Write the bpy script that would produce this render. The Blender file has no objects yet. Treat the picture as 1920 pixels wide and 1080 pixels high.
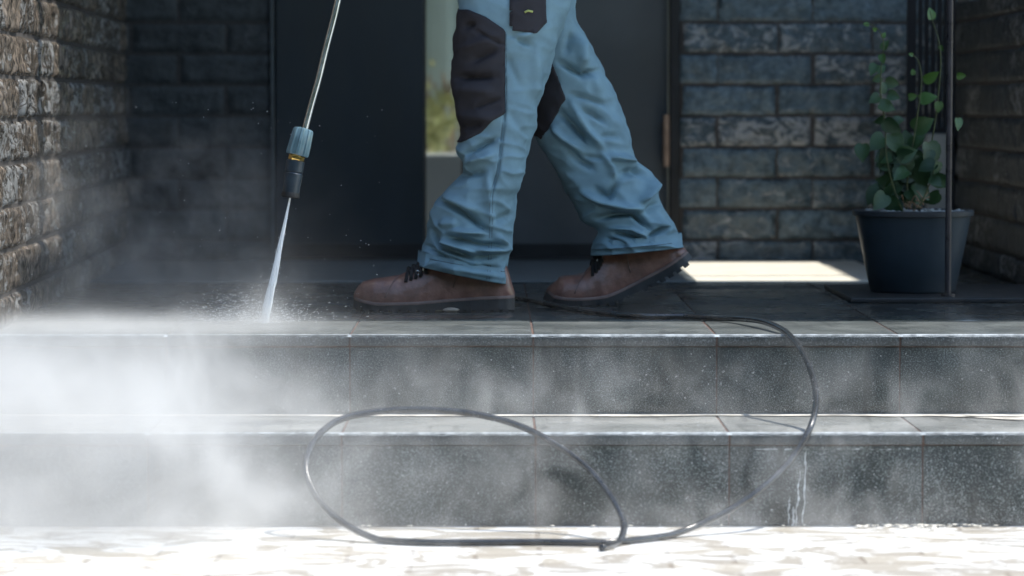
import bpy, bmesh, math, random
import numpy as np
from mathutils import Vector, Matrix, Euler, noise as mnoise
random.seed(7); RNG = np.random.RandomState(5)
SC = bpy.context.scene
COL = SC.collection
R = math.radians

# ------------------------------------------------------------------ camera
F = 6490.0                                   # focal length in pixels of the 1920 wide picture
CAM = Vector((0.0, 0.0, 0.422))
PITCH = math.atan(340 / F); YAW = math.atan(35 / F)
cd = bpy.data.cameras.new('camera'); cam = bpy.data.objects.new('camera', cd); COL.objects.link(cam)
cam.location = CAM; cam.rotation_euler = Euler((R(90) - PITCH, 0, -YAW), 'XYZ')
cd.sensor_width = 36; cd.lens = F / 1920 * 36; cd.clip_end = 2000; cd.clip_start = 0.05
cd.dof.use_dof = True; cd.dof.focus_distance = 6.8; cd.dof.aperture_fstop = 3.7; cd.dof.aperture_blades = 7
SC.camera = cam
RM = cam.rotation_euler.to_matrix()
def ray(px, py): return (RM @ Vector(((px - 960) / F, -(py - 540) / F, -1)))
def P(px, py, Y):                            # photo pixel -> world point on the plane y = Y
    d = ray(px, py); return CAM + d * (Y / d.y)
def PZ(px, py, z=0.0):                       # photo pixel -> world point on the plane z
    d = ray(px, py); return CAM + d * ((z - CAM.z) / d.z)
RMi = np.array(RM.transposed())
def proj(v):                                 # (n,3) -> (n,2) pixels
    c = (v - np.array(CAM)) @ RMi.T
    return np.stack([960 + F * c[:, 0] / -c[:, 2], 540 - F * c[:, 1] / -c[:, 2]], 1)

# ------------------------------------------------------------------ sky, sun, exposure
EL, AZ = 63.0, 5.0                          # sun: elevation, and degrees behind the +X axis
sdir = Vector((math.cos(R(EL)) * math.cos(R(AZ)), math.cos(R(EL)) * math.sin(R(AZ)), math.sin(R(EL))))
w = bpy.data.worlds.new('World'); SC.world = w; w.use_nodes = True
wn = w.node_tree; wn.nodes.clear()
sky = wn.nodes.new('ShaderNodeTexSky'); sky.sky_type = 'NISHITA'; sky.sun_disc = False
sky.sun_elevation = R(EL); sky.sun_rotation = math.atan2(sdir.x, sdir.y)
sky.air_density = 1.4; sky.dust_density = 0.6; sky.ozone_density = 1.15
bg = wn.nodes.new('ShaderNodeBackground'); bg.inputs[1].default_value = 0.15
wo = wn.nodes.new('ShaderNodeOutputWorld')
wn.links.new(sky.outputs[0], bg.inputs[0]); wn.links.new(bg.outputs[0], wo.inputs[0])
sl = bpy.data.lights.new('sun', 'SUN'); sl.energy = 3.6; sl.angle = R(0.5); sl.color = (1, .95, .87)
so = bpy.data.objects.new('sun', sl); COL.objects.link(so)
so.rotation_euler = (-sdir).to_track_quat('-Z', 'Y').to_euler(); so.location = (4, 3, 6)
SC.view_settings.view_transform = 'Standard'; SC.view_settings.look = 'None'
SC.view_settings.exposure = 0.8; SC.view_settings.gamma = 1; SC.view_settings.use_curve_mapping = False
SC.cycles.use_denoising = True; SC.cycles.use_adaptive_sampling = True; SC.cycles.adaptive_threshold = 0.02
SC.cycles.volume_step_rate = 1.0; SC.cycles.volume_max_steps = 128
SC.cycles.max_bounces = 8; SC.cycles.volume_bounces = 2; SC.cycles.transparent_max_bounces = 12
SC.cycles.sample_clamp_indirect = 4; SC.cycles.caustics_reflective = False; SC.cycles.caustics_refractive = False

# ------------------------------------------------------------------ object helpers
def tag(o, label=None, cat=None, group=None, kind=None):
    if label: o['label'] = label
    if cat: o['category'] = cat
    if group: o['group'] = group
    if kind: o['kind'] = kind
    return o
def empty(name, loc=(0, 0, 0)):
    o = bpy.data.objects.new(name, None); o.empty_display_size = .05; COL.objects.link(o); o.location = loc
    return o
def mobj(name, verts, faces, mat, parent=None, smooth=True, attr=None):
    me = bpy.data.meshes.new(name); me.from_pydata([tuple(v) for v in verts], [], [tuple(int(i) for i in f) for f in faces])
    me.update()
    if attr is not None:
        a = me.attributes.new('rnd', 'FLOAT', 'POINT'); a.data.foreach_set('value', np.asarray(attr, dtype=np.float32))
    o = bpy.data.objects.new(name, me); COL.objects.link(o)
    if mat: me.materials.append(mat)
    if smooth: me.polygons.foreach_set('use_smooth', [True] * len(me.polygons))
    if parent:
        p = parent; off = Vector((0, 0, 0))
        while p is not None: off += p.location; p = p.parent
        o.parent = parent; o.location = -off
    return o
class MB:
    """collects shapes that become ONE mesh object"""
    def __init__(s): s.v = []; s.f = []; s.a = []
    def add(s, verts, faces, a=0.0):
        n = len(s.v); s.v += [tuple(v) for v in verts]; s.f += [tuple(i + n for i in f) for f in faces]; s.a += [a] * len(verts)
    def box(s, x0, x1, y0, y1, z0, z1, bev=0.0, a=0.0):
        if bev <= 0:
            v = [(x, y, z) for x in (x0, x1) for y in (y0, y1) for z in (z0, z1)]
            s.add(v, [(0, 1, 3, 2), (4, 6, 7, 5), (0, 4, 5, 1), (2, 3, 7, 6), (0, 2, 6, 4), (1, 5, 7, 3)], a); return
        bm = bmesh.new(); bmesh.ops.create_cube(bm, size=1)
        for q in bm.verts: q.co = Vector(((x0 + x1) / 2 + q.co.x * (x1 - x0), (y0 + y1) / 2 + q.co.y * (y1 - y0), (z0 + z1) / 2 + q.co.z * (z1 - z0)))
        bmesh.ops.bevel(bm, geom=bm.edges[:], offset=bev, segments=2, profile=.6, affect='EDGES')
        bm.verts.index_update()
        s.add([q.co[:] for q in bm.verts], [[q.index for q in f.verts] for f in bm.faces], a); bm.free()
    def tube(s, pts, rad, n=10, a=0.0, cap=True):
        pts = [Vector(p) for p in pts]; m = len(pts)
        rads = rad if hasattr(rad, '__len__') else [rad] * m
        t0 = (pts[1] - pts[0]).normalized(); up = Vector((0, 0, 1)) if abs(t0.z) < .9 else Vector((1, 0, 0))
        nrm = t0.cross(up).normalized(); vs = []
        for i, p in enumerate(pts):
            t = (pts[min(i + 1, m - 1)] - pts[max(i - 1, 0)]).normalized()
            nrm = (nrm - t * nrm.dot(t)).normalized(); b = t.cross(nrm)
            for k in range(n):
                an = 2 * math.pi * k / n; vs.append(p + (nrm * math.cos(an) + b * math.sin(an)) * rads[i])
        fs = [(i * n + k, i * n + (k + 1) % n, (i + 1) * n + (k + 1) % n, (i + 1) * n + k) for i in range(m - 1) for k in range(n)]
        if cap: fs += [tuple(range(n))[::-1], tuple(range((m - 1) * n, m * n))]
        s.add(vs, fs, a)
    def ball(s, c, r, sub=1, sc=(1, 1, 1), a=0.0, jit=0.0):
        bm = bmesh.new(); bmesh.ops.create_icosphere(bm, subdivisions=sub, radius=1)
        vs = []
        for q in bm.verts:
            k = 1 + random.uniform(-jit, jit)
            vs.append((c[0] + q.co.x * r * sc[0] * k, c[1] + q.co.y * r * sc[1] * k, c[2] + q.co.z * r * sc[2] * k))
        bm.verts.index_update()
        s.add(vs, [[q.index for q in f.verts] for f in bm.faces], a); bm.free()
    def build(s, name, mat, parent=None, smooth=False):
        return mobj(name, s.v, s.f, mat, parent, smooth, s.a)
def autosmooth(o, ang=40):
    me = o.data; bm = bmesh.new(); bm.from_mesh(me)
    for e in bm.edges:
        if len(e.link_faces) == 2: e.smooth = e.calc_face_angle(0) < R(ang)
    for f in bm.faces: f.smooth = True
    bm.to_mesh(me); bm.free()
def crom(pts, n):                            # Catmull-Rom through tuples, n samples per span
    a = np.array(pts, float); a = np.vstack([2 * a[0] - a[1], a, 2 * a[-1] - a[-2]]); out = []
    for i in range(1, len(a) - 2):
        for k in range(n):
            t = k / n; p0, p1, p2, p3 = a[i - 1:i + 3]
            out.append(.5 * (2 * p1 + (p2 - p0) * t + (2 * p0 - 5 * p1 + 4 * p2 - p3) * t * t + (3 * p1 - p0 - 3 * p2 + p3) * t ** 3))
    out.append(a[-2]); return np.array(out)

# ------------------------------------------------------------------ node helpers
class S:                                     # arithmetic on shader sockets
    nt = None
    def __init__(s, sock): s.s = sock
    @staticmethod
    def op(kind, *ins):
        n = S.nt.nodes.new('ShaderNodeMath'); n.operation = kind
        for i, q in enumerate(ins):
            if isinstance(q, S): S.nt.links.new(q.s, n.inputs[i])
            else: n.inputs[i].default_value = float(q)
        return S(n.outputs[0])
    def __add__(a, b): return S.op('ADD', a, b)
    __radd__ = __add__
    def __sub__(a, b): return S.op('SUBTRACT', a, b)
    def __rsub__(a, b): return S.op('SUBTRACT', b, a)
    def __mul__(a, b): return S.op('MULTIPLY', a, b)
    __rmul__ = __mul__
    def __truediv__(a, b): return S.op('DIVIDE', a, b)
def s_gauss(q, wd): t = q * (1.0 / wd); return S.op('EXPONENT', t * t * -1.0)
def s_sig(q, wd): return S.op('DIVIDE', 1.0, 1.0 + S.op('EXPONENT', q * (-1.0 / wd)))
def s_ramp(q, a, b):
    n = S.nt.nodes.new('ShaderNodeMapRange'); n.interpolation_type = 'SMOOTHSTEP'
    S.nt.links.new(q.s, n.inputs[0]); n.inputs[1].default_value = a; n.inputs[2].default_value = b
    return S(n.outputs[0])
def coords():
    n = S.nt.nodes.new('ShaderNodeNewGeometry'); return n.outputs['Position']
def xyz(v):
    n = S.nt.nodes.new('ShaderNodeSeparateXYZ'); S.nt.links.new(v, n.inputs[0]); return [S(o) for o in n.outputs]
def mapping(v, sc=(1, 1, 1), loc=(0, 0, 0), rot=(0, 0, 0)):
    n = S.nt.nodes.new('ShaderNodeMapping'); S.nt.links.new(v, n.inputs[0])
    n.inputs['Scale'].default_value = sc; n.inputs['Location'].default_value = loc; n.inputs['Rotation'].default_value = rot
    return n.outputs[0]
def noise(v, scale, detail=4, rough=.55, dist=0.0):
    n = S.nt.nodes.new('ShaderNodeTexNoise'); S.nt.links.new(v, n.inputs['Vector'])
    n.inputs['Scale'].default_value = scale; n.inputs['Detail'].default_value = detail
    n.inputs['Roughness'].default_value = rough; n.inputs['Distortion'].default_value = dist
    return S(n.outputs['Fac'])
def voro(v, scale, feat='F1'):
    n = S.nt.nodes.new('ShaderNodeTexVoronoi'); n.feature = feat; S.nt.links.new(v, n.inputs['Vector'])
    n.inputs['Scale'].default_value = scale; return S(n.outputs['Distance'])
def mix(fac, a, b):
    n = S.nt.nodes.new('ShaderNodeMix'); n.data_type = 'RGBA'
    if isinstance(fac, S): S.nt.links.new(fac.s, n.inputs[0])
    else: n.inputs[0].default_value = fac
    for i, c in ((6, a), (7, b)):
        if isinstance(c, tuple): n.inputs[i].default_value = (*c, 1)
        else: S.nt.links.new(c, n.inputs[i])
    return n.outputs[2]
def rnd_attr():
    n = S.nt.nodes.new('ShaderNodeAttribute'); n.attribute_name = 'rnd'; return S(n.outputs['Fac'])
def material(name):
    m = bpy.data.materials.new(name); m.use_nodes = True; S.nt = m.node_tree; S.nt.nodes.clear()
    out = S.nt.nodes.new('ShaderNodeOutputMaterial'); b = S.nt.nodes.new('ShaderNodeBsdfPrincipled')
    S.nt.links.new(b.outputs[0], out.inputs[0]); return m, b, out
def setin(b, name, val):
    i = b.inputs[name]
    if isinstance(val, S): S.nt.links.new(val.s, i)
    elif isinstance(val, tuple): i.default_value = (*val, 1)
    elif isinstance(val, (int, float)): i.default_value = val
    else: S.nt.links.new(val, i)
def bump(b, h, strength, dist):
    n = S.nt.nodes.new('ShaderNodeBump'); n.inputs['Strength'].default_value = strength; n.inputs['Distance'].default_value = dist
    S.nt.links.new(h.s, n.inputs['Height']); S.nt.links.new(n.outputs[0], b.inputs['Normal'])
def simple(name, col, rough=.5, metal=0.0, var=.25, scale=30, bmp=.15, coat=0.0, bd=.002):
    m, b, _ = material(name); p = coords(); n = noise(p, scale, 5)
    c2 = tuple(c * (1 - var) for c in col); c1 = tuple(min(1, c * (1 + var)) for c in col)
    setin(b, 'Base Color', mix(s_ramp(n, .3, .7), c2, c1)); setin(b, 'Roughness', rough + (n - .5) * .25)
    setin(b, 'Metallic', metal); setin(b, 'Coat Weight', coat)
    if bmp: bump(b, noise(p, scale * 4, 4), bmp, bd)
    return m

# ------------------------------------------------------------------ materials
def granite(name, base, speck, amount, rough0, rough1, dust=None, dustcol=(.3, .3, .29), face=None):
    m, b, _ = material(name); p = coords()
    n1 = noise(p, 430, 2, .85); n2 = noise(p, 9, 5); n3 = noise(mapping(p, (1, 1, 1), (7, 3, 1)), 210, 3, .7)
    c = mix(s_ramp(n2, .3, .75), tuple(q * .7 for q in base), tuple(q * 1.35 for q in base))
    c = mix(s_ramp(n1 + (noise(p, 3.5, 3) - .5) * .25, amount, amount + .06) * .9, c, speck)
    c = mix(s_ramp(n3, .62, .70) * .5, c, tuple(q * .8 for q in speck))
    if dust:
        d = s_ramp(noise(mapping(p, (1.0, 1.0, 1.4)), 5.5, 6, .65), dust, dust + .28)
        c = mix(d * .55, c, dustcol)
        fl = s_ramp(voro(p, 60), .10, .04) * s_ramp(noise(p, 14, 3), .56, .66)
        c = mix(fl * .8, c, (.5, .52, .52))
    r_ = rnd_attr()
    c = mix(r_ * .25, c, tuple(q * 1.7 for q in base))
    if face:                                 # lime film plus sunlight of tops put into colour; nosing's face kept dark
        gn = S.nt.nodes.new('ShaderNodeNewGeometry'); nz = xyz(gn.outputs['Normal'])[2]
        face_dark = mix(s_ramp(n1, .54, .62) * .8, face, (.2, .23, .24))
        c = mix(s_ramp(nz, .55, .9), face_dark, c)
    setin(b, 'Base Color', c)
    setin(b, 'Roughness', rough0 + s_ramp(n2, .35, .65) * (rough1 - rough0))
    setin(b, 'Specular IOR Level', .5)
    if speck[0] > .2:
        runs = s_ramp(noise(mapping(p, (9, 1, .8)), 3.2, 5, .6), .56, .70)
        c2 = mix(runs * .55, c, tuple(q * .5 for q in base)); setin(b, 'Base Color', c2)
    bump(b, n1, .06, .0006)
    return m
M = {}
M['floor'] = granite('wet granite floor', (.022, .028, .029), (.09, .10, .10), .58, .14, .30)
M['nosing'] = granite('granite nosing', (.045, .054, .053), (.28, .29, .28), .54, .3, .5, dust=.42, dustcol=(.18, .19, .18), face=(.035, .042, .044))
M['tread'] = granite('granite tread with film and lit top', (.095, .103, .10), (.40, .41, .39), .52, .3, .5, dust=.38, dustcol=(.38, .38, .36), face=(.045, .054, .056))
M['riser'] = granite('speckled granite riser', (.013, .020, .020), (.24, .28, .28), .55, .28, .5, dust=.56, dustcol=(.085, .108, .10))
M['grout'] = simple('reddish grout', (.12, .075, .06), .85, 0, .4, 60)
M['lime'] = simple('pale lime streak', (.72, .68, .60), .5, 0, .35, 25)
M['lime_and_glint'] = simple('white lime and edge glint', (.42, .46, .48), .35, 0, .4, 60)

def brick_mat(name, dark, light, vert=False, gloss=.4, wh=.6):
    m, b, _ = material(name); p = coords(); r_ = rnd_attr()
    g = noise(mapping(p, (3.2, 3.2, .9) if vert else (1, 1, 1)), 38, 6, .65)
    n2 = noise(p, 12, 5); n3 = noise(p, 90, 4, .7)
    c = mix(s_ramp(g, .32, .68), dark, light)
    c = mix(S.op('POWER', r_, 1.5) * .75, c, tuple(q * .4 for q in dark))
    white = s_ramp(noise(mapping(p, (1, 1, 1.5), (3, 8, 2)), 17, 7, .75, 1.5) + (r_ - .5) * .22, .54, .66)
    c = mix(white * wh, c, (.36, .37, .37))  # white marks: efflorescence plus glaze glints put into the colour
    setin(b, 'Base Color', c); setin(b, 'Roughness', gloss + (n3 - .5) * .5)
    setin(b, 'Specular IOR Level', .6)
    bump(b, g + n3 * .6, .7, .006)
    return m
M['brick'] = brick_mat('glazed dark blue grey brick', (.05, .078, .092), (.14, .20, .235), False, .25, .85)
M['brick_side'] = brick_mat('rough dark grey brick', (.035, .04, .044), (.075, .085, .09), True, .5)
M['brick_left'] = brick_mat('rough brown grey brick', (.015, .013, .011), (.27, .22, .175), True, .18)
M['brick_shaded'] = brick_mat('corner brick darkened for shade', (.024, .03, .033), (.055, .066, .07), False, .5, .1)  # the left corner's shade put into the brick colour
M['mortar'] = simple('dark brown mortar', (.06, .055, .052), .9, 0, .3, 90, .4)
M['door'] = simple('anthracite door leaf', (.022, .031, .037), .30, 0, .12, 3, .03)
M['door2'] = simple('grey brown door leaf', (.085, .095, .10), .40, 0, .15, 4, .03)
for k_ in ('door', 'door2'):
    S.nt = M[k_].node_tree; b_ = [n for n in S.nt.nodes if n.type == 'BSDF_PRINCIPLED'][0]
    setin(b_, 'Roughness', .30 + s_ramp(noise(mapping(coords(), (3, 3, .6)), 5, 6, .65), .3, .7) * .22)
M['frame'] = simple('black door frame', (.012, .012, .013), .4, 0, .2, 20, .03)
M['copper'] = simple('copper handle', (.36, .25, .18), .38, .3, .2, 30, .03)
M['soffit'] = simple('grey soffit boards', (.25, .25, .25), .8)
M['stone_sunlit'] = simple('cream stone toned sunlit', (.72, .69, .60), .55, 0, .06, 14, .05)  # paler copy of the strip's stone, for its sunlit end
M['panel'] = simple('light grey panel', (.42, .46, .48), .5, 0, .15, 9, .05)
M['blackmetal'] = simple('black metal', (.006, .006, .008), .7, 0, .2, 30, .05)
M['postmetal'] = simple('dark painted post', (.05, .047, .055), .3, .5, .2, 30, .05)
M['pot'] = simple('slate blue grey plastic pot', (.028, .042, .054), .4, 0, .15, 12, .06)
M['potin'] = simple('pot rim', (.028, .035, .042), .4, 0, .15, 12, .06)
M['mat'] = simple('black rubber tray', (.012, .014, .016), .45)
M['gravel'] = simple('white pot gravel', (.34, .36, .36), .7, 0, .4, 70, .3)
M['stem'] = simple('brown green stem', (.06, .075, .025), .6, 0, .3, 60)
M['pebble'] = simple('tan wet pebble', (.38, .31, .25), .45, 0, .3, 80)
M['leather'] = simple('red brown leather', (.235, .118, .09), .36, 0, .28, 34, .5, .3)
M['welt'] = simple('dusty brown welt', (.17, .115, .10), .6, 0, .2, 40, .2)
M['sole'] = simple('black rubber sole', (.028, .032, .036), .55, 0, .25, 50, .3)
M['lace'] = simple('black laces', (.012, .012, .014), .75, 0, .2, 90, .5)
M['steel'] = simple('polished steel', (.72, .74, .74), .2, 1, .1, 30, .03)
M['brass'] = simple('brass collar', (.75, .5, .16), .25, 1, .1, 30, .03)
M['sleeve'] = simple('grey nozzle sleeve', (.09, .16, .19), .22, 0, .12, 40, .05, .3)
M['nozzle'] = simple('dark blue grey nozzle body', (.014, .028, .042), .35, 0, .2, 40, .05, .2)
M['lampblack'] = simple('nozzle mouth', (.008, .008, .008), .5)
M['hose'] = simple('black rubber hose with wet film', (.028, .031, .034), .24, 0, .4, 26, .25, .6)
M['skin'] = simple('skin', (.5, .33, .25), .5, 0, .08, 20, .1)
M['jacket'] = simple('dark work jacket', (.05, .055, .065), .85, 0, .15, 30, .2)
M['curtain'] = simple('pale green grey curtain', (.30, .37, .35), .8, 0, .1, 3)
M['wood'] = simple('brown timber', (.22, .14, .08), .7)
M['beige'] = simple('beige cabinet', (.66, .60, .55), .6, 0, .05, 6)
M['lawn'] = simple('lawn', (.06, .11, .03), .9, 0, .4, 20)

def fabric(name, col, weave=1400, hi=.12):
    m, b, _ = material(name); p = coords()
    n = noise(p, 22, 5); f = noise(mapping(p, (1, 1, 1)), weave, 2, .8)
    setin(b, 'Base Color', mix(s_ramp(n, .25, .75), tuple(c * (1 - hi) for c in col), tuple(c * (1 + hi) for c in col)))
    setin(b, 'Roughness', .82); setin(b, 'Specular IOR Level', .25)
    bump(b, f * .25 + noise(p, 160, 3) * .6, .35, .0012)
    return m
M['trouser'] = fabric('pale blue grey work cloth', (.195, .315, .375))
M['patch'] = fabric('charcoal reinforcement cloth', (.040, .038, .044))

m, b, _ = material('leaf'); p = coords(); r_ = rnd_attr()
setin(b, 'Base Color', mix(r_, (.012, .038, .016), (.07, .165, .03))); setin(b, 'Roughness', .45)
bump(b, noise(p, 160, 3) , .4, .002); M['leaf'] = m
m, b, out = material('window glass'); setin(b, 'Base Color', (.8, .9, .88)); setin(b, 'Roughness', .12); setin(b, 'Transmission Weight', 1.0)
setin(b, 'IOR', 1.1); M['glass'] = m

# pavement: pale pavers, joints, white wet film with blown-out glare
m, b, _ = material('pale wet pavers'); p = coords()
br = S.nt.nodes.new('ShaderNodeTexBrick'); S.nt.links.new(mapping(p, (1, 1, 1), (.03, .015, 0)), br.inputs['Vector'])
br.inputs['Scale'].default_value = 1; br.inputs['Brick Width'].default_value = .21; br.inputs['Row Height'].default_value = .105
br.inputs['Mortar Size'].default_value = .005; br.inputs['Mortar Smooth'].default_value = .4
br.inputs['Color1'].default_value = (.44, .40, .33, 1); br.inputs['Color2'].default_value = (.34, .31, .265, 1); br.inputs['Mortar'].default_value = (.24, .20, .155, 1)
n1 = noise(mapping(p, (1, 1.5, 1)), 6.5, 7, .68, 1.2); n2 = noise(p, 140, 4, .7)
c = mix(s_ramp(n2, .35, .7) * .3, br.outputs['Color'], (.62, .58, .52))
foam_glare = s_ramp(n1, .455, .545)  # foam, spread wider to put blown-out sunlight into the colour
c = mix(foam_glare * .92, c, (.86, .87, .86))
setin(b, 'Base Color', c); setin(b, 'Roughness', .45 - foam_glare * .15); bump(b, n1 * .5 + n2 * .15 + S(br.outputs['Fac']) * -.25, .6, .006)
M['pavement'] = m

# ------------------------------------------------------------------ the setting
Z1, Z2 = -.149, -.314                        # lower tread, pavement
YU, YL = 6.40, 6.05                          # upper and lower riser planes
YB = 9.38                                    # back wall
PITCHX, J0 = .34, .074                       # tile width and one joint
mb = MB(); mb.add([(-30, 1.5, Z2), (30, 1.5, Z2), (30, YL + .05, Z2), (-30, YL + .05, Z2)], [(0, 1, 2, 3)])
mb.build('pavement', M['pavement']); tag(bpy.data.objects['pavement'], kind='structure')
mb = MB(); mb.add([(-300, -300, Z2 - .03), (300, -300, Z2 - .03), (300, 400, Z2 - .03), (-300, 400, Z2 - .03)], [(0, 1, 2, 3)])
tag(mb.build('ground', M['lawn']), kind='structure')

def tile_row(mb, y0, y1, z0, z1, bev=.003, gap=.003, x0=-4, x1=4.2, off=0.0):
    k0 = math.floor((x0 - J0) / PITCHX); k1 = math.ceil((x1 - J0) / PITCHX)
    for k in range(k0, k1):
        xa = J0 + off + k * PITCHX
        dz = random.uniform(-.0006, .0006)
        mb.box(xa + gap / 2, xa + PITCHX - gap / 2, y0, y1, z0 + dz, z1 + dz, bev, a=random.random())
steps = empty('stone_steps', (0, YU, Z2))
tag(steps, 'two dark granite steps with speckled risers and reddish joints below the porch', 'steps')
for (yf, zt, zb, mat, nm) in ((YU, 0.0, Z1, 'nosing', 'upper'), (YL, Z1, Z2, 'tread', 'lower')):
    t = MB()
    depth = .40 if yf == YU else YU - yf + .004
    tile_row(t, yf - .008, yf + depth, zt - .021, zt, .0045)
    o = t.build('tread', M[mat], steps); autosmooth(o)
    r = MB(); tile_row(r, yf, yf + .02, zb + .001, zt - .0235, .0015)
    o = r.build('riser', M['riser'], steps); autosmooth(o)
    g = MB(); g.box(-4, 4.2, yf + .003, yf + .03, zb - .01, zt - .003)
    g.box(-4, 4.2, yf - .004, yf + depth + .01, zt - .018, zt - .0028)
    g.build('grout', M['grout'], steps)
# pale lime lines where tread meets riser, and a white drip below the lower nosing
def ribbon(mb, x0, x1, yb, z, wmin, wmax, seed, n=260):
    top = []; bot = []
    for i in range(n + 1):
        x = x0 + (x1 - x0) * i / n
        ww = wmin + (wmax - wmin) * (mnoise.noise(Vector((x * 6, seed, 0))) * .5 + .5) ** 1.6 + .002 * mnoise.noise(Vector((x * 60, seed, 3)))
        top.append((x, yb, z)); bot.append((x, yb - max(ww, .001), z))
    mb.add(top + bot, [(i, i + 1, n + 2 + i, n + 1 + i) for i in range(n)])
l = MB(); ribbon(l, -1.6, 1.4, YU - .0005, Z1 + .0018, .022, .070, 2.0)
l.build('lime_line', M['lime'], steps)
for (yf, zz) in ((YU, 0.0), (YL, Z1)):       # broken crust and wet-edge glint, painted pale along each tread's front arris
    l = MB(); n = 700; vs = []
    for i in range(n + 1):
        x = -1.6 + 3.2 * i / n; h = max(0, .0012 + .0022 * mnoise.noise(Vector((x * 9, yf, 0))) + .002 * mnoise.noise(Vector((x * 70, yf, 0))))
        vs += [(x, yf - .0042, zz + .0009), (x, yf - .0042 + h + .00002, zz + .0009), (x, yf - .0078 - .0002, zz - .0035 + .0012 * mnoise.noise(Vector((x * 50, 7, 0))))]
    l.add(vs, [f for i in range(n) for f in ((3 * i, 3 * i + 3, 3 * i + 4, 3 * i + 1), (3 * i, 3 * i + 2, 3 * i + 5, 3 * i + 3))])
    l.build('edge_crust_glint', M['lime_and_glint'], steps)
l = MB()
for (x0_, x1_, s_) in ((.79, 1.35, 1.0), (.86, 1.2, 5.0)):
    n = 120; vs = []
    for i in range(n + 1):
        x = x0_ + (x1_ - x0_) * i / n; e = min(1, i / 18, (n - i) / 18)
        yc = YU - .045 - .12 * (i / n) * (s_ == 5.0) - .03 * mnoise.noise(Vector((x * 7, s_, 1)))
        h = e * (.02 + .03 * abs(mnoise.noise(Vector((x * 11, s_, 2)))))
        vs += [(x, yc - h, Z1 + .0022), (x, min(yc + h, YU - .002), Z1 + .0022)]
    l.add(vs, [(2 * i, 2 * i + 2, 2 * i + 3, 2 * i + 1) for i in range(n)])
l.build('dried_film', M['lime'], steps)
l = MB()
for (pxa, pya, pxb, pyb, wd) in ((1512, 845, 1505, 985, .006), (1500, 880, 1492, 990, .004), (1480, 930, 1478, 988, .004), (1488, 950, 1487, 990, .008)):
    a = P(pxa, pya, YL - .0012); b_ = P(pxb, pyb, YL - .0012); n = 40; vs = []
    for i in range(n + 1):
        t = i / n; c = a.lerp(b_, t); ww = wd * (.25 + .75 * abs(mnoise.noise(Vector((t * 9, pxa, 0)))) * 2) * min(1, 6 * t + .2, 6 * (1 - t) + .2)
        xx = c.x + .003 * mnoise.noise(Vector((t * 5, pxa, 5)))
        vs += [(xx - ww / 2, YL - .0012, c.z), (xx + ww / 2, YL - .0012, c.z)]
    l.add(vs, [(2 * i, 2 * i + 1, 2 * i + 3, 2 * i + 2) for i in range(n)])
n = 200; vs = []
for i in range(n + 1):
    x = P(1412, 842, YL).x + (P(1735, 842, YL).x - P(1412, 842, YL).x) * i / n; z = P(1500, 842, YL).z
    h = .0045 * max(0, mnoise.noise(Vector((x * 26, 3, 0))) * .8 + mnoise.noise(Vector((x * 90, 3, 0))) * .5 - .02) + .00005; z += .0012 * mnoise.noise(Vector((x * 14, 9, 0)))
    vs += [(x, YL - .0012, z - h), (x, YL - .0012, z + h)]
l.add(vs, [(2 * i, 2 * i + 2, 2 * i + 3, 2 * i + 1) for i in range(n)])
l.build('lime_drip', M['lime_and_glint'], steps)

# porch floor
t = MB(); y = YU + .403; row = 0
while y < YB + .2:
    tile_row(t, y, y + .597, -.02, 0.0, .0015, .003, off=0); y += .6; row += 1
o = t.build('porch_floor', M['floor']); autosmooth(o); tag(o, kind='structure')
g = MB(); g.box(-4, 4.2, YU + .402, YB + .25, -.3, -.0025); o = g.build('floor_bed', M['grout'])
o.name = 'porch_floor_bed'; tag(o, kind='structure')

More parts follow.
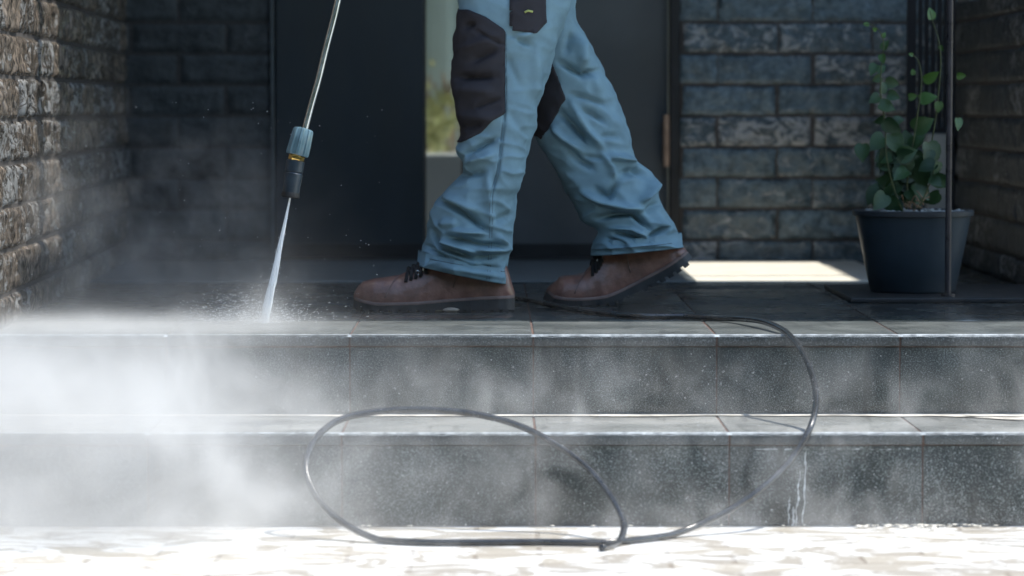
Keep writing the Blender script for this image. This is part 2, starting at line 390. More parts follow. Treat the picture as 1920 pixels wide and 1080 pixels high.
# ------------------------------------------------------------------ brick walls
def fb(p, s): return mnoise.fractal(Vector(p) * s, 1.0, 2.0, 4)
def brick_wall(name, label, org, u, n, length, z0, z1, off, mat, rough=.006, half=False, res=(20, 8), fine_to=.85, mortar='mortar', zoff=.061):
    """org: point at the wall's start on the mortar face, u along, n outward (faces the viewer)"""
    root = empty(name, org); tag(root, label, 'brick wall')
    u = Vector(u).normalized(); n = Vector(n).normalized(); org = Vector(org)
    rh, pitch, gap = .084, .2585, .008
    mb = MB(); k = -1; row = 0
    while True:
        zb = zoff + rh * k; zt = zb + rh
        if zb >= z1: break
        zb2, zt2 = max(zb + gap / 2, z0), min(zt - gap / 2, z1)
        if zt2 - zb2 > .01:
            s = off[row % 2] - pitch
            while s < length:
                a, b2 = max(s + gap / 2, 0), min(s + pitch - gap / 2, length); s += pitch
                if b2 - a < .015: continue
                fine = zb < fine_to
                nu, nv = (max(3, int(res[0] * (b2 - a) / .25)), res[1]) if fine else (2, 2)
                rr = random.random(); pr = random.uniform(-.002, .002) ; vs = []
                ja, jb, jc = random.uniform(-.003, .003), random.uniform(-.003, .003), random.uniform(-.0015, .0015)
                for j in range(nv + 1):
                    for i in range(nu + 1):
                        fu, fv = i / nu, j / nv
                        e = min(1, min(fu, 1 - fu) * (b2 - a) / .008) ; e2 = min(1, min(fv, 1 - fv) * (zt2 - zb2) / .007)
                        q = org + u * (a + ja * (1 - fu) + jb * fu + (b2 - a) * fu); q.z = zb2 + (zt2 - zb2) * fv + jc
                        hgt = .0055 * (1 - (1 - e) ** 2 * .9) * (1 - (1 - e2) ** 2 * .9) + pr
                        if fine:
                            hgt += rough * (fb(q + Vector((rr * 9, 0, 0)), 22) * .6 + fb(Vector((q.x * 3, q.y * 3, q.z * .7)), 26) * .5) * (.35 + .65 * e * e2)
                            q += u * (.0025 * fb(q + Vector((0, 5, 0)), 40) * (1 - e)); q.z += .002 * fb(q + Vector((5, 0, 0)), 40) * (1 - e2)
                        vs.append(q + n * max(hgt, .0005))
                fs = [(j * (nu + 1) + i, j * (nu + 1) + i + 1, (j + 1) * (nu + 1) + i + 1, (j + 1) * (nu + 1) + i) for j in range(nv) for i in range(nu)]
                # skirt into the mortar
                ring = [i for i in range(nu + 1)] + [(j * (nu + 1) + nu) for j in range(1, nv + 1)] + [nv * (nu + 1) + i for i in range(nu - 1, -1, -1)] + [j * (nu + 1) for j in range(nv - 1, 0, -1)]
                base = len(vs); vs += [vs[i] - n * .012 for i in ring]; m_ = len(ring)
                fs += [(ring[(i + 1) % m_], ring[i], base + i, base + (i + 1) % m_) for i in range(m_)]
                mb.add(vs, fs, rr)
        k += 1; row += 1
    o = mb.build('brickwork', M[mat], root); autosmooth(o, 55)
    c = MB(); th = .1
    a = org; b2 = org + u * length
    vs = [a, b2, b2 - n * th, a - n * th]
    vs = [(q.x, q.y, z0) for q in vs] + [(q.x, q.y, z1) for q in vs]
    c.add(vs, [(0, 1, 5, 4), (1, 2, 6, 5), (2, 3, 7, 6), (3, 0, 4, 7), (4, 5, 6, 7), (0, 3, 2, 1)])
    c.build('mortar', M[mortar], root)
    return root
ZR = 2.6
XR = P(1275, 400, YB).x
brick_wall('brick_wall', 'blue grey glazed brick wall right of the door, behind the potted vine', (XR, YB, .0), (1, 0, 0), (0, -1, 0), 1.30 - XR, 0.0, ZR, (.10, .262), 'brick', .007, res=(26, 10))
xl0, xl1 = P(232, 300, YB).x, P(508, 300, YB).x
brick_wall('brick_wall', 'brick wall darkened for shade in the left corner between side wall and door', (xl0 - .05, YB, .0), (1, 0, 0), (0, -1, 0), xl1 - xl0 + .05, 0.0, ZR, (.20, .07), 'brick_shaded', .004)
A = Vector((-.932, 6.42, 0)); B = Vector((-.997, YB, 0)); u = (B - A); L = u.length; u.normalize()
brick_wall('brick_wall', 'rough sunlit brown grey brick wall running back along the left edge', A - Vector((0, 0, 0)), u, (u.y, -u.x, 0), L, 0.0, ZR, (.05, .18), 'brick_left', .013, res=(34, 12))
xr = P(1792, 300, YB).x
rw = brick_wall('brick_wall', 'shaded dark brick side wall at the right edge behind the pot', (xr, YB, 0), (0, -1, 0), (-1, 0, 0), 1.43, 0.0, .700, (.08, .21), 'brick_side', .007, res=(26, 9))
# invented opening in the unseen wall top passes the sun patch; wall resumes above
t = MB(); t.box(xr, xr + .1, YB - 1.28, YB - .75, .7005, .745); t.build('added_sill', M['soffit'], rw)
t = MB(); t.box(xr, xr + .1, YB - .25, YB - .001, .7005, .76); t.build('added_sill', M['soffit'], rw)
t = MB(); t.box(xr, xr + .1, YB - 1.43, YB - 1.2805, .7005, ZR); t.box(xr, xr + .1, YB - 1.28, YB, 2.2, ZR)
t.build('added_lintel', M['soffit'], rw)

# metal corner trim beside the left brickwork
t = MB(); t.box(xl1 + .001, xl1 + .009, YB - .02, YB + .06, 0, ZR, .002)
tag(t.build('corner_trim', simple('grey trim', (.10, .12, .13), .4, .4)), 'thin grey vertical corner trim between dark bricks and left door leaf', 'trim')

# doors and sidelight
def px_x(px, Y): return P(px, 300, Y).x
YD = YB + .04
door = empty('door_leaf', (px_x(655, YD), YD, 0)); tag(door, 'plain near black door leaf left of the narrow window', 'door')
t = MB(); t.box(px_x(517, YD), px_x(795, YD), YD, YD + .05, .012, 2.2, .003); t.build('panel', M['door'], door)
t = MB(); t.box(px_x(517, YD) + .002, px_x(795, YD) - .002, YD - .006, YD - .001, .012, .05, .001); t.build('kick_strip', M['frame'], door)
door2 = empty('front_door', (px_x(1060, YD), YD, 0)); tag(door2, 'dark grey front door with a copper bar handle behind the rear leg', 'door')
t = MB(); t.box(px_x(868, YD), px_x(1252, YD), YD, YD + .05, .012, 2.2, .003); t.build('panel', M['door2'], door2)
t = MB(); t.box(px_x(868, YD), px_x(1252, YD), YD - .006, YD - .001, .012, .05, .001); t.build('kick_strip', M['frame'], door2)
t = MB(); a = P(1249, 215, YD - .05); b_ = P(1249, 312, YD - .05)
t.tube([a, b_], .0095, 12)
t.tube([(a.x, YD - .05, a.z - .02), (a.x, YD, a.z - .02)], .006, 8); t.tube([(a.x, YD - .05, b_.z + .02), (a.x, YD, b_.z + .02)], .006, 8)
o = t.build('handle', M['copper'], door2); autosmooth(o)
fr = empty('door_frame', (px_x(1265, YB), YB, 0)); tag(fr, 'black door frame and threshold around the doors', 'door frame')
t = MB()
t.box(px_x(1254, YD), XR - .002, YB - .015, YD + .05, 0, 2.25, .003); t.build('jamb', M['frame'], fr)
t = MB(); t.box(px_x(508, YD) + .012, px_x(516, YD), YB - .01, YD + .05, 0, 2.25, .002); t.build('jamb', M['frame'], fr)
t = MB(); t.box(px_x(516, YD) + .001, px_x(1253, YD), YD - .012, YD + .08, .0005, .010, .002); t.build('threshold', M['frame'], fr)
t = MB(); t.box(px_x(508, YD), XR, YB, YD + .1, 2.2515, ZR); t.build('lintel_panel', M['door2'], fr)
win = empty('narrow_window', (px_x(832, YD), YD, 0)); tag(win, 'narrow full height window between the two door leaves, front knee before it', 'window')
t = MB(); t.box(px_x(799, YD), px_x(864, YD), YD + .02, YD + .026, .015, 2.2); t.build('pane', M['glass'], win)
t = MB(); t.box(px_x(795, YD) + .001, px_x(799, YD), YD + .005, YD + .05, .012, 2.2, .001); t.build('frame', M['frame'], win)
t = MB(); t.box(px_x(864, YD) + .001, px_x(868, YD) - .001, YD + .005, YD + .05, .012, 2.2, .001); t.build('frame', M['frame'], win)

# what shows through the window: room with cabinet, plant, curtain
t = MB()
t.box(-3.0, 2.5, YD + .12, 13.0, -.06, -.004)
tag(t.build('room_floor', M['beige']), kind='structure')
c = MB(); x0_, x1_ = px_x(770, 10.6), px_x(960, 10.6)
c.box(x0_, x1_, 10.6, 11.0, 0.0, P(830, 291, 10.6).z, .004)
tag(c.build('cabinet', M['beige']), 'beige low cabinet seen through the narrow window', 'cabinet')
c = MB(); n = 160; vs = []
for i in range(n + 1):
    x = -1.6 + 2.6 * i / n; yy = 12.6 + .03 * math.sin(x * 46) + .015 * math.sin(x * 91)
    vs += [(x, yy, 0), (x, yy, 2.4), (x, yy + .004, 0), (x, yy + .004, 2.4)]
c.add(vs, [(4 * i, 4 * i + 4, 4 * i + 5, 4 * i + 1) for i in range(n)] + [(4 * i + 2, 4 * i + 3, 4 * i + 7, 4 * i + 6) for i in range(n)])
tag(c.build('curtain', M['curtain'], smooth=True), 'pale green grey curtain hanging far behind the narrow window', 'curtain')
pl = empty('shrub', tuple(P(812, 290, 11.6))); tag(pl, 'blurred yellow green and brown shrub behind the window glass', 'plant')
t = MB(); q0 = P(815, 240, 11.6)
for i in range(260):
    a = random.gauss(0, 1), random.gauss(0, 1), random.gauss(0, 1)
    c_ = q0 + Vector((a[0] * .028, a[1] * .05, a[2] * .05)); d1 = Vector((random.uniform(-1, 1), random.uniform(-1, 1), random.uniform(-1, 1))).normalized() * .02
    d2 = d1.cross(Vector((.3, .8, .2))).normalized() * .012
    t.add([c_ - d1, c_ + d2, c_ + d1, c_ - d2], [(0, 1, 2, 3)], random.uniform(.6, 1))
mm, b, _ = material('sunlit leaves'); setin(b, 'Base Color', (.27, .28, .12)); t.build('foliage', mm, pl)
t = MB(); q1 = P(838, 190, 11.7)
for i in range(15):
    x = q1.x + (i - 8) * .011; t.tube([(x, 11.7 + .02 * i, .0), (x + random.uniform(-.03, .03), 11.7, q1.z - .02), (x + random.uniform(-.05, .05), 11.7, q1.z + random.uniform(.0, .12))], .005, 6)
t.build('branch', M['wood'], pl)

# roof of the porch: its front edge throws the shade line on the floor
kshift = sdir.y / sdir.z
YE = 6.83 + ZR * kshift
# gap added in the unseen roof to let sun onto the back right slab
kx, ky = sdir.x / sdir.z, kshift
def roof_y(Y, z): return Y + (ZR - z) * ky
roof = empty('porch_roof', (0, YE, ZR)); tag(roof, 'overhead porch roof slab outside the picture that shades the doorway', 'roof')
NX = -.90 + ZR * kx                          # invented roof notch and beam left of here, shaping sun on the left wall
ya, yb_, yc = roof_y(7.19, .5), roof_y(7.29, .5), roof_y(7.62, .6)
sxa, sxb = P(1270, 510, 8.8).x, P(1640, 510, 8.8).x
gx0, gx1, gy0, gy1 = sxa + kx * ZR, sxb + kx * ZR, PZ(1400, 531).y + ky * ZR, YB + ky * ZR
YR2 = 10.9
t = MB(); t.box(-5, NX, ya, yb_, ZR, ZR + .2); t.box(-5, NX, yc, YR2, ZR, ZR + .2)
t.box(NX, gx0, YE, YR2, ZR, ZR + .2); t.box(gx1, 2.95, YE, YR2, ZR, ZR + .2); t.box(gx0, gx1, YE, gy0, ZR, ZR + .2); t.box(gx0, gx1, gy1, YR2, ZR, ZR + .2)
t.build('slab', M['soffit'], roof)
# house walls closing the porch at both sides outside the picture
t = MB(); t.box(-5, xl0 - .06, YB, YB + .1, 0, ZR); t.box(1.42, 5, YB, YB + .1, 0, ZR); t.box(-5, -4.9, YB+.1, 13, 0, ZR)
tag(t.build('house_wall', M['soffit']), 'plain house wall beyond both brick side walls', 'wall')

# wall-foot stone strip: sunlit end coloured pale, shaded rest coloured dark
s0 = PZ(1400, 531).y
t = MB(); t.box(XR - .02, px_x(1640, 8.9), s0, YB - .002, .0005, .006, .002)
tag(t.build('stone_slab_sunlit', M['stone_sunlit']), 'sunlit end of the stone strip, coloured bright cream, on the floor at the foot of the right brick wall', 'slab')
t = MB(); t.box(xl0, XR - .021, s0, YB - .002, .0005, .006, .002)
tag(t.build('threshold_strip_shaded', simple('blue grey strip toned for shade', (.13, .155, .165), .35, 0, .15, 8, .05)), 'long blue grey strip toned for shade on the floor in front of both doors', 'stone strip')  # same strip as the slab, its shade put into a darker colour
# dark rubber tray under the pot
t = MB(); a, b_ = PZ(1545, 572), PZ(1560, 541)
t.box(px_x(1555, 7.9), 1.28, 7.42, 8.0, .0005, .012, .003)
tag(t.build('rubber_tray', M['mat']), 'flat black tray on the floor under the plant pot', 'tray')

# slatted grille, post and panel
YG = 8.55
gr = empty('metal_grille', tuple(P(1745, 245, YG))); tag(gr, 'black vertical bar grille behind the upper vine', 'grille')
for (xa, xb) in ((1700, 1717), (1721, 1729), (1733, 1741), (1745, 1753), (1757, 1765), (1769, 1777)):
    t = MB(); p0 = P(xa, 243, YG); p1 = P(xb, 243, YG)
    t.box(p0.x, p1.x, YG, YG + .012, p0.z, 1.6, .001); t.build('bar', M['blackmetal'], gr)
t = MB(); p0 = P(1700, 240, YG); p1 = P(1788, 248, YG); t.box(p0.x, p1.x, YG - .004, YG + .016, p1.z, p0.z, .001); t.build('rail', M['blackmetal'], gr)
t = MB(); p0 = P(1782, 243, YG); t.box(p0.x, p0.x + .011, YG - .004, YG + .016, .0, 1.6, .001); t.build('stile', M['blackmetal'], gr)
t = MB(); p0 = P(1738, 395, YB - .04); p1 = P(1790, 251, YB - .04)
t.box(p0.x, p1.x, YB - .05, YB - .015, .012, p1.z, .004)
tag(t.build('wall_panel', M['panel']), 'light grey flat panel on the wall just behind the pot and vine', 'panel')
YP = 7.42
po = empty('metal_post', tuple(PZ(1777, 566))); tag(po, 'thin dark upright metal post standing in front of the plant pot', 'post')
q = PZ(1777, 566); YP = q.y
t = MB(); t.tube([(q.x, YP, .014), (q.x + .002, YP, 1.0), (q.x + .004, YP, 2.59)], .0068, 14); o = t.build('pole', M['postmetal'], po); autosmooth(o)
t = MB(); t.tube([(q.x, YP, .012), (q.x, YP, .018)], .016, 14); t.build('foot_plate', M['postmetal'], po); t = MB(); t.tube([(q.x + .0005, YP, P(1777, 168, YP).z), (q.x + .0005, YP, P(1777, 174, YP).z)], .0078, 12)
o = t.build('collar', M['postmetal'], po); autosmooth(o)

# unseen hedge added behind the camera to cut low sky light and mirrored brightness
hd = empty('added_hedge', (0, -4.5, Z2)); tag(hd, 'unseen tall hedge added behind the viewpoint to cut low sky light', 'hedge')
hv, hf = [], []
for i in range(9000):
    c = Vector((random.uniform(-14, 14), -4.5 + random.gauss(0, .35), Z2 + random.uniform(0, 4.3)))
    a = Vector((random.uniform(-1, 1), random.uniform(-1, 1), random.uniform(-1, 1))).normalized(); b_ = a.cross(Vector((.2, .7, .5))).normalized()
    k = len(hv); hv += [c - a * .16, c + b_ * .09, c + a * .16, c - b_ * .09]; hf.append((k, k + 1, k + 2, k + 3))
mobj('leaves', hv, hf, M['leaf'], hd, False)
t = MB(); t.box(-14, 14, -4.8, -4.5, Z2 - .02, Z2 + 4.1); t.build('twigs', M['stem'], hd)
hd = empty('added_hedge', (-4.6, .5, Z2)); tag(hd, 'unseen hedge added along the left side of the lawn to block sky light', 'hedge')  # added blocker: shuts out left sky so light comes from the right
hv, hf = [], []
for i in range(5000):
    c = Vector((-4.6 + random.gauss(0, .3), random.uniform(-4, 5), Z2 + random.uniform(0, 4.2)))
    a = Vector((random.uniform(-1, 1), random.uniform(-1, 1), random.uniform(-1, 1))).normalized(); b_ = a.cross(Vector((.2, .7, .5))).normalized()
    k = len(hv); hv += [c - a * .14, c + b_ * .08, c + a * .14, c - b_ * .08]; hf.append((k, k + 1, k + 2, k + 3))
mobj('leaves', hv, hf, M['leaf'], hd, False)
t = MB(); t.box(-4.85, -4.6, -4, 5, Z2 - .02, Z2 + 4.0); t.build('twigs', M['stem'], hd)

# ------------------------------------------------------------------ potted vine
YPOT = 7.66
pb = PZ(1715, 566); 
ctr = Vector((P(1712, 400, YPOT).x, YPOT, 0.012))
zt = P(1712, 396, YPOT - .1).z; zb = .0125
r_top = 114 / F * YPOT; r_bot = 80 / F * YPOT
pot = empty('plant_pot', tuple(ctr)); tag(pot, 'tapered dark slate blue plastic pot holding the vine, on a black tray', 'plant pot')
def lathe(prof, c, n=72):
    vs = [(c.x + r * math.cos(2 * math.pi * k / n), c.y + r * math.sin(2 * math.pi * k / n), z) for r, z in prof for k in range(n)]
    fs = [(i * n + k, i * n + (k + 1) % n, (i + 1) * n + (k + 1) % n, (i + 1) * n + k) for i in range(len(prof) - 1) for k in range(n)]
    return vs, fs
t = MB(); H_ = zt - zb
t.add(*lathe([(.001, zb), (r_bot - .004, zb), (r_bot, zb + .004), (r_bot + (r_top - r_bot) * .45, zb + H_ * .5), (r_top - .007, zt - .012), (r_top - .009, zt - .014), (r_top - .014, zt - .016), (r_top - .02, zt - .03), (.001, zt - .03)], ctr))
o = t.build('body', M['pot'], pot); autosmooth(o, 50)
t = MB(); t.add(*lathe([(r_top - .0085, zt - .013), (r_top - .001, zt - .012), (r_top, zt - .002), (r_top - .002, zt), (r_top - .011, zt), (r_top - .0125, zt - .004), (r_top - .0125, zt - .012)], ctr))
o = t.build('rim', M['potin'], pot); autosmooth(o, 50)
t = MB()
for i in range(520):
    a = random.uniform(0, 6.283); rr = (r_top - .018) * math.sqrt(random.random())
    t.ball((ctr.x + rr * math.cos(a), ctr.y + rr * math.sin(a), zt - .010 + random.uniform(-.004, .008)), random.uniform(.003, .0065), 1, (1, 1, .7), random.random(), .15)
tag(t.build('gravel', M['gravel'], smooth=True), 'white gravel lying on top of the pot soil around the stems', 'gravel', kind='stuff')
vine = empty('climbing_vine', (ctr.x, ctr.y, zt)); tag(vine, 'leafy green climbing vine growing in the pot with two tall thin shoots', 'plant')
YV = YPOT - .02
stems = [[(1690, 392), (1672, 340), (1662, 290), (1660, 235), (1652, 180), (1652, 130), (1657, 85), (1650, 60), (1636, 47), (1618, 46)],
         [(1700, 392), (1702, 330), (1712, 270), (1722, 205), (1728, 150), (1722, 115), (1708, 100)],
         [(1712, 392), (1728, 330), (1748, 260), (1758, 190), (1764, 120), (1760, 75), (1750, 45), (1743, 18)],
         [(1722, 392), (1745, 340), (1755, 300)], [(1680, 392), (1660, 370), (1645, 355)], [(1700, 392), (1690, 350), (1680, 320)]]
for k, st in enumerate(stems):
    t = MB(); pts = crom([tuple(P(x, y, YV + (k % 3 - 1) * .03)) for x, y in st], 6); t.tube(pts, np.linspace(.0022, .0009, len(pts)), 6, cap=True)
    t.build('stem', M['stem'], vine, smooth=True)
leaves = MB()
def leaf(px, py, size, ang, dY=0, shade=None, tilt=None):
    c = P(px, py, YV + dY); L_ = size / F * YV; an = R(ang)
    tl = random.uniform(-.7, .7) if tilt is None else tilt
    ux = Vector((math.cos(an), 0, math.sin(an))); vx = Vector((-math.sin(an), 0, math.cos(an)))
    vx = (vx * math.cos(tl) + Vector((0, -1, 0)) * math.sin(tl)); ux = (ux + Vector((0, random.uniform(-.5, .3), 0))).normalized()
    nn = ux.cross(vx).normalized()
    prof = [(-.42, .0), (-.48, .16), (-.42, .32), (-.25, .42), (0, .41), (.22, .30), (.40, .13), (.55, .0)]
    ctrl = [(-.36, 0), (-.3, 0), (-.24, 0), (-.1, 0), (.05, 0), (.22, 0), (.38, 0), (.55, 0)]
    vs = []
    for (a, bq), (ca, _) in zip(prof, ctrl):
        bend = -.18 * a * a
        for sgn in (1, 0, -1):
            if sgn: v = c + ux * (a * L_) + vx * (sgn * bq * L_ * .95) + nn * (abs(bq) * .30 + bend) * L_
            else: v = c + ux * (ca * L_) + nn * bend * L_
            vs.append(v)
    fs = []
    for i in range(7): fs += [(3 * i, 3 * i + 1, 3 * i + 4, 3 * i + 3), (3 * i + 1, 3 * i + 2, 3 * i + 5, 3 * i + 4)]
    leaves.add(vs, fs, random.uniform(.0, .45) if shade is None else shade)
for (x, y, s, a, sh) in ((1656, 300, 48, -100, .1), (1745, 288, 52, -80, .12), (1728, 322, 58, -70, .15), (1748, 335, 44, -60, .1), (1730, 234, 46, 30, .35), (1740, 185, 36, 15, .8),
        (1745, 143, 34, 25, .85), (1745, 26, 24, 100, .7), (1802, 142, 18, 0, .8), (1796, 232, 26, -90, .5), (1711, 181, 18, 10, .7), (1760, 200, 22, -90, .5),
        (1672, 155, 28, -10, .2), (1640, 186, 28, -150, .2), (1675, 180, 26, -20, .2), (1662, 200, 34, -20, .2), (1655, 165, 24, 80, .2), (1638, 130, 26, -120, .3), (1660, 85, 22, 60, .35),
        (1655, 110, 20, -80, .5), (1652, 130, 22, 40, .3), (1645, 148, 20, 200, .3), (1650, 225, 26, 200, .1), (1672, 236, 38, -30, .1), (1684, 226, 24, 10, .1), (1645, 268, 44, -140, .25), (1678, 268, 44, -70, .2),
        (1700, 288, 40, 20, .2), (1700, 260, 34, 100, .15), (1720, 265, 36, 40, .2), (1660, 340, 40, 170, .12), (1690, 325, 36, 0, .15), (1708, 355, 40, 20, .2),
        (1645, 370, 36, -120, .2), (1668, 358, 34, 60, .1), (1680, 365, 34, -80, .1), (1700, 330, 36, -60, .05), (1755, 340, 28, -40, .1), (1640, 55, 10, 150, .9), (1624, 46, 12, 170, .95), (1657, 66, 12, 60, .9),
        (1708, 102, 10, 160, .6), (1712, 135, 12, 100, .7), (1765, 90, 12, -60, .8)):
    leaf(x, y, s, a, random.uniform(-.05, .05), sh)
for i in range(60):
    x = random.gauss(1694, 28); y = random.uniform(285, 388)
    leaf(x, y, random.uniform(24, 44), random.uniform(-170, 10), random.uniform(-.06, .08), random.uniform(.0, .3))
o = leaves.build('foliage', M['leaf'], vine, smooth=True)
t = MB()
for i in range(26):
    a = P(random.uniform(1690, 1735), random.uniform(372, 392), YV - random.uniform(-.03, .06)); t.tube([a, a + Vector((random.uniform(-.02, .02), random.uniform(-.01, .01), random.uniform(-.004, .02)))], .0016, 5)
t.build('dry_twig', M['wood'], vine)

# ------------------------------------------------------------------ the worker
YN, YF = 7.13, 7.34                          # near (front) leg and far (rear) leg
person = empty('person', (P(970, 300, 7.24).x, 7.24, 0))
tag(person, 'worker striding left in pale blue grey work trousers with charcoal knee patches and brown boots', 'person')
near_r = [((846, -430), (1110, -430)), ((846, -330), (1118, -330)), ((850, -220), (1112, -220)), ((854, -130), (1098, -130)), ((857, -60), (1085, -60)), ((856, 0), (1074, 0)), ((851, 57), (1056, 60)), ((850, 100), (1040, 105)), ((848, 149), (1022, 150)), ((855, 201), (1010, 200)),
          ((866, 252), (999, 243)), ((853, 284), (990, 282)), ((867, 314), (984, 315)), ((847, 346), (976, 350)), ((815, 385), (965, 390)), ((801, 425), (962, 430)),
          ((800, 446), (960, 458)), ((793, 468), (953, 492)), ((782, 496), (955, 532))]
far_r = [((850, -430), (1104, -430)), ((860, -330), (1112, -330)), ((890, -220), (1108, -220)), ((920, -130), (1098, -130)), ((945, -60), (1085, -60)), ((962, 0), (1078, 14)), ((978, 40), (1100, 72)), ((990, 88), (1128, 126)), ((1003, 148), (1151, 178)), ((1000, 213), (1174, 241)),
         ((1010, 266), (1194, 298)), ((1046, 327), (1229, 328)), ((1079, 380), (1236, 367)), ((1086, 414), (1249, 396)), ((1116, 432), (1266, 430)),
         ((1112, 458), (1274, 445)), ((1108, 478), (1281, 462))]
V_, R_ = -1, 1
near_f = [((819, 373, 870, 400, 914, 432), -9, 6), ((826, 366, 900, 400), 4, 10), ((858, 332, 885, 326, 908, 324), -5, 6), ((915, 320, 918, 428), 4, 8), ((946, 60, 947, 215, 935, 314, 921, 364, 920, 427), -2.2, 2.4),
          ((935, 258, 900, 275, 867, 293), -5.5, 6), ((926, 288, 878, 308), 5, 7), ((837, 444, 870, 450, 902, 459, 950, 461), -7, 5), ((845, 434, 911, 437), 6, 6), ((893, 469, 944, 469), 4.5, 4),
          ((890, 480, 920, 484, 947, 477), -6, 4), ((804, 430, 828, 465, 902, 489), -8, 5), ((825, 452, 890, 474), 5, 5), ((796, 459, 843, 492), -5, 5), ((926, 415, 964, 400), -4, 8), ((855, 300, 866, 318), 4, 5),
          ((852, 144, 890, 146, 927, 144), -6, 7), ((855, 168, 930, 172), 3.5, 10), ((871, 50, 891, 44), -4, 5), ((890, 56, 946, 86), -2.5, 3.5), ((882, 117, 932, 92), -4, 7), ((885, 205, 943, 183), -2.5, 3), ((862, 95, 930, 70), 3, 9),
          ((954, 64, 996, 86), -3.5, 5), ((958, 74, 1000, 62), 3, 6), ((1006, 90, 1002, 190), 3, 9), ((858, 215, 930, 225), 3, 9), ((860, 240, 905, 232), -3, 5), ((948, 100, 975, 160), -2, 7), ((955, 210, 990, 260), -1.5, 9), ((815, 500, 950, 520), 2, 6), ((930, 440, 960, 470), 4, 7),
          ((826, 476, 880, 500, 945, 505), -3.5, 5), ((822, 420, 860, 418), 4, 9), ((960, 0, 1000, -40), -3, 6)]
far_f = [((1049, 117, 1091, 139, 1122, 136), -9, 6), ((1088, 66, 1094, 124), 6, 9), ((1060, 100, 1075, 60), -4, 8), ((1066, 175, 1100, 183, 1136, 197), -4.5, 5), ((1091, 205, 1115, 216, 1138, 233), -4.5, 5), ((1125, 256, 1158, 255), -3, 5),
         ((1047, 211, 1080, 240, 1108, 269), -10, 7), ((1072, 194, 1100, 245, 1130, 278), 6, 7), ((1036, 236, 1060, 262, 1091, 283), 6, 7), ((1063, 279, 1085, 300, 1110, 315), -6, 7), ((1128, 288, 1148, 315, 1152, 333), 5, 5),
         ((1093, 294, 1134, 297), -4, 5), ((1140, 291, 1190, 300), 6, 6), ((1165, 325, 1195, 322, 1220, 332), -7, 8), ((1231, 332, 1215, 362, 1199, 380), 8, 6), ((1093, 360, 1130, 378, 1170, 390, 1205, 393), 9, 7),
         ((1116, 354, 1140, 371, 1158, 339), -7, 6), ((1119, 410, 1150, 403, 1187, 401, 1220, 430), -10, 5), ((1152, 436, 1185, 443, 1217, 457), -6.5, 4), ((1146, 428, 1185, 430, 1214, 445), 4.5, 4), ((1140, 448, 1175, 462), -6, 4),
         ((1217, 446, 1250, 427), -6, 5), ((1205, 400, 1243, 380), -4, 7), ((1110, 130, 1125, 175), 2.5, 9), ((1150, 215, 1180, 275), 3, 9), ((1120, 466, 1260, 458), 2, 5), ((1230, 400, 1258, 440), 3, 8)]
def seg_field(px, f):
    pts, amp, wd = f; d = np.full(len(px), 1e9); tt = np.zeros(len(px)); n = len(pts) // 2 - 1
    for i in range(n):
        a = np.array(pts[2 * i:2 * i + 2], float); b = np.array(pts[2 * i + 2:2 * i + 4], float); ab = b - a
        t = np.clip(((px - a) @ ab) / (ab @ ab), 0, 1); dd = np.linalg.norm(px - a - t[:, None] * ab, axis=1)
        m = dd < d; d[m] = dd[m]; tt[m] = (i + t[m]) / n
    fade = np.clip(np.minimum(tt, 1 - tt) * 3.2 + .25, 0, 1)
    return amp * .001 * np.exp(-(d / (wd * .95)) ** 2) * fade
def leg_mesh(rings, Yf, depthf, folds, seed, NU=168):
    rr = crom([(a[0], a[1], b[0], b[1]) for a, b in rings], 14); m = len(rr)
    vs = []; base = []
    for i, r in enumerate(rr):
        yy = (r[1] + r[3]) / 2; Yc = Yf(yy); dh = depthf(yy)
        a = P(r[0], r[1], Yc); b = P(r[2], r[3], Yc); c = (a + b) / 2; hx = (b - a) / 2
        for k in range(NU):
            an = 2 * math.pi * k / NU; ca, sa = math.cos(an), math.sin(an)
            ca_ = math.copysign(abs(ca) ** .88, ca); sa_ = math.copysign(abs(sa) ** .88, sa)
            vs.append(c + hx * ca_ + Vector((0, dh * sa_, 0))); base.append((hx.normalized() * ca + Vector((0, sa, 0))).normalized())
    V = np.array(vs); N = np.array(base); px = proj(V)
    h = np.zeros(len(V))
    for f in folds: h += seg_field(px, f)
    front = np.clip(-N[:, 1] * 1.6 + .1, 0, 1)
    nb = np.array([mnoise.fractal(Vector((v[0] * 9 + seed, v[1] * 9, v[2] * 16)), 1, 2, 3) for v in V])
    nc = np.array([mnoise.noise(Vector((v[0] * 38 + seed, v[1] * 38, v[2] * 60))) for v in V])
    ne = np.array([(1 - abs(mnoise.noise(Vector((v[0] * 15 + seed + v[2] * 9, v[1] * 10, v[2] * 24))))) ** 5 for v in V])
    low_ = np.clip((px[:, 1] - 40) / 300, .25, 1)
    h = h + (ne - .35) * .0022 * low_
    V = V + N * (h * front * 3.6 + nb * .0045 + nc * .0009 + (1 - front) * nb * .006)[:, None]
    fs = [(i * NU + k, (i + 1) * NU + k, (i + 1) * NU + (k + 1) % NU, i * NU + (k + 1) % NU) for i in range(m - 1) for k in range(NU)]
    # turned-in hem
    last = V[(m - 1) * NU:]; c = last.mean(0); n0 = len(V)
    ring1 = c + (last - c) * .975 + np.array([0, 0, -.0012]); ring2 = c + (last - c) * .95 + np.array([0, 0, .03])
    V = np.vstack([V, ring1, ring2])
    for q in range(2):
        a0 = (m - 1) * NU if q == 0 else n0; b0 = n0 + q * NU
        fs += [(a0 + k, b0 + k, b0 + (k + 1) % NU, a0 + (k + 1) % NU) for k in range(NU)]
    return V, fs, px, N, m, NU
def lerpf(tab):
    xs, ys = zip(*tab); return lambda v: float(np.interp(v, xs, ys))
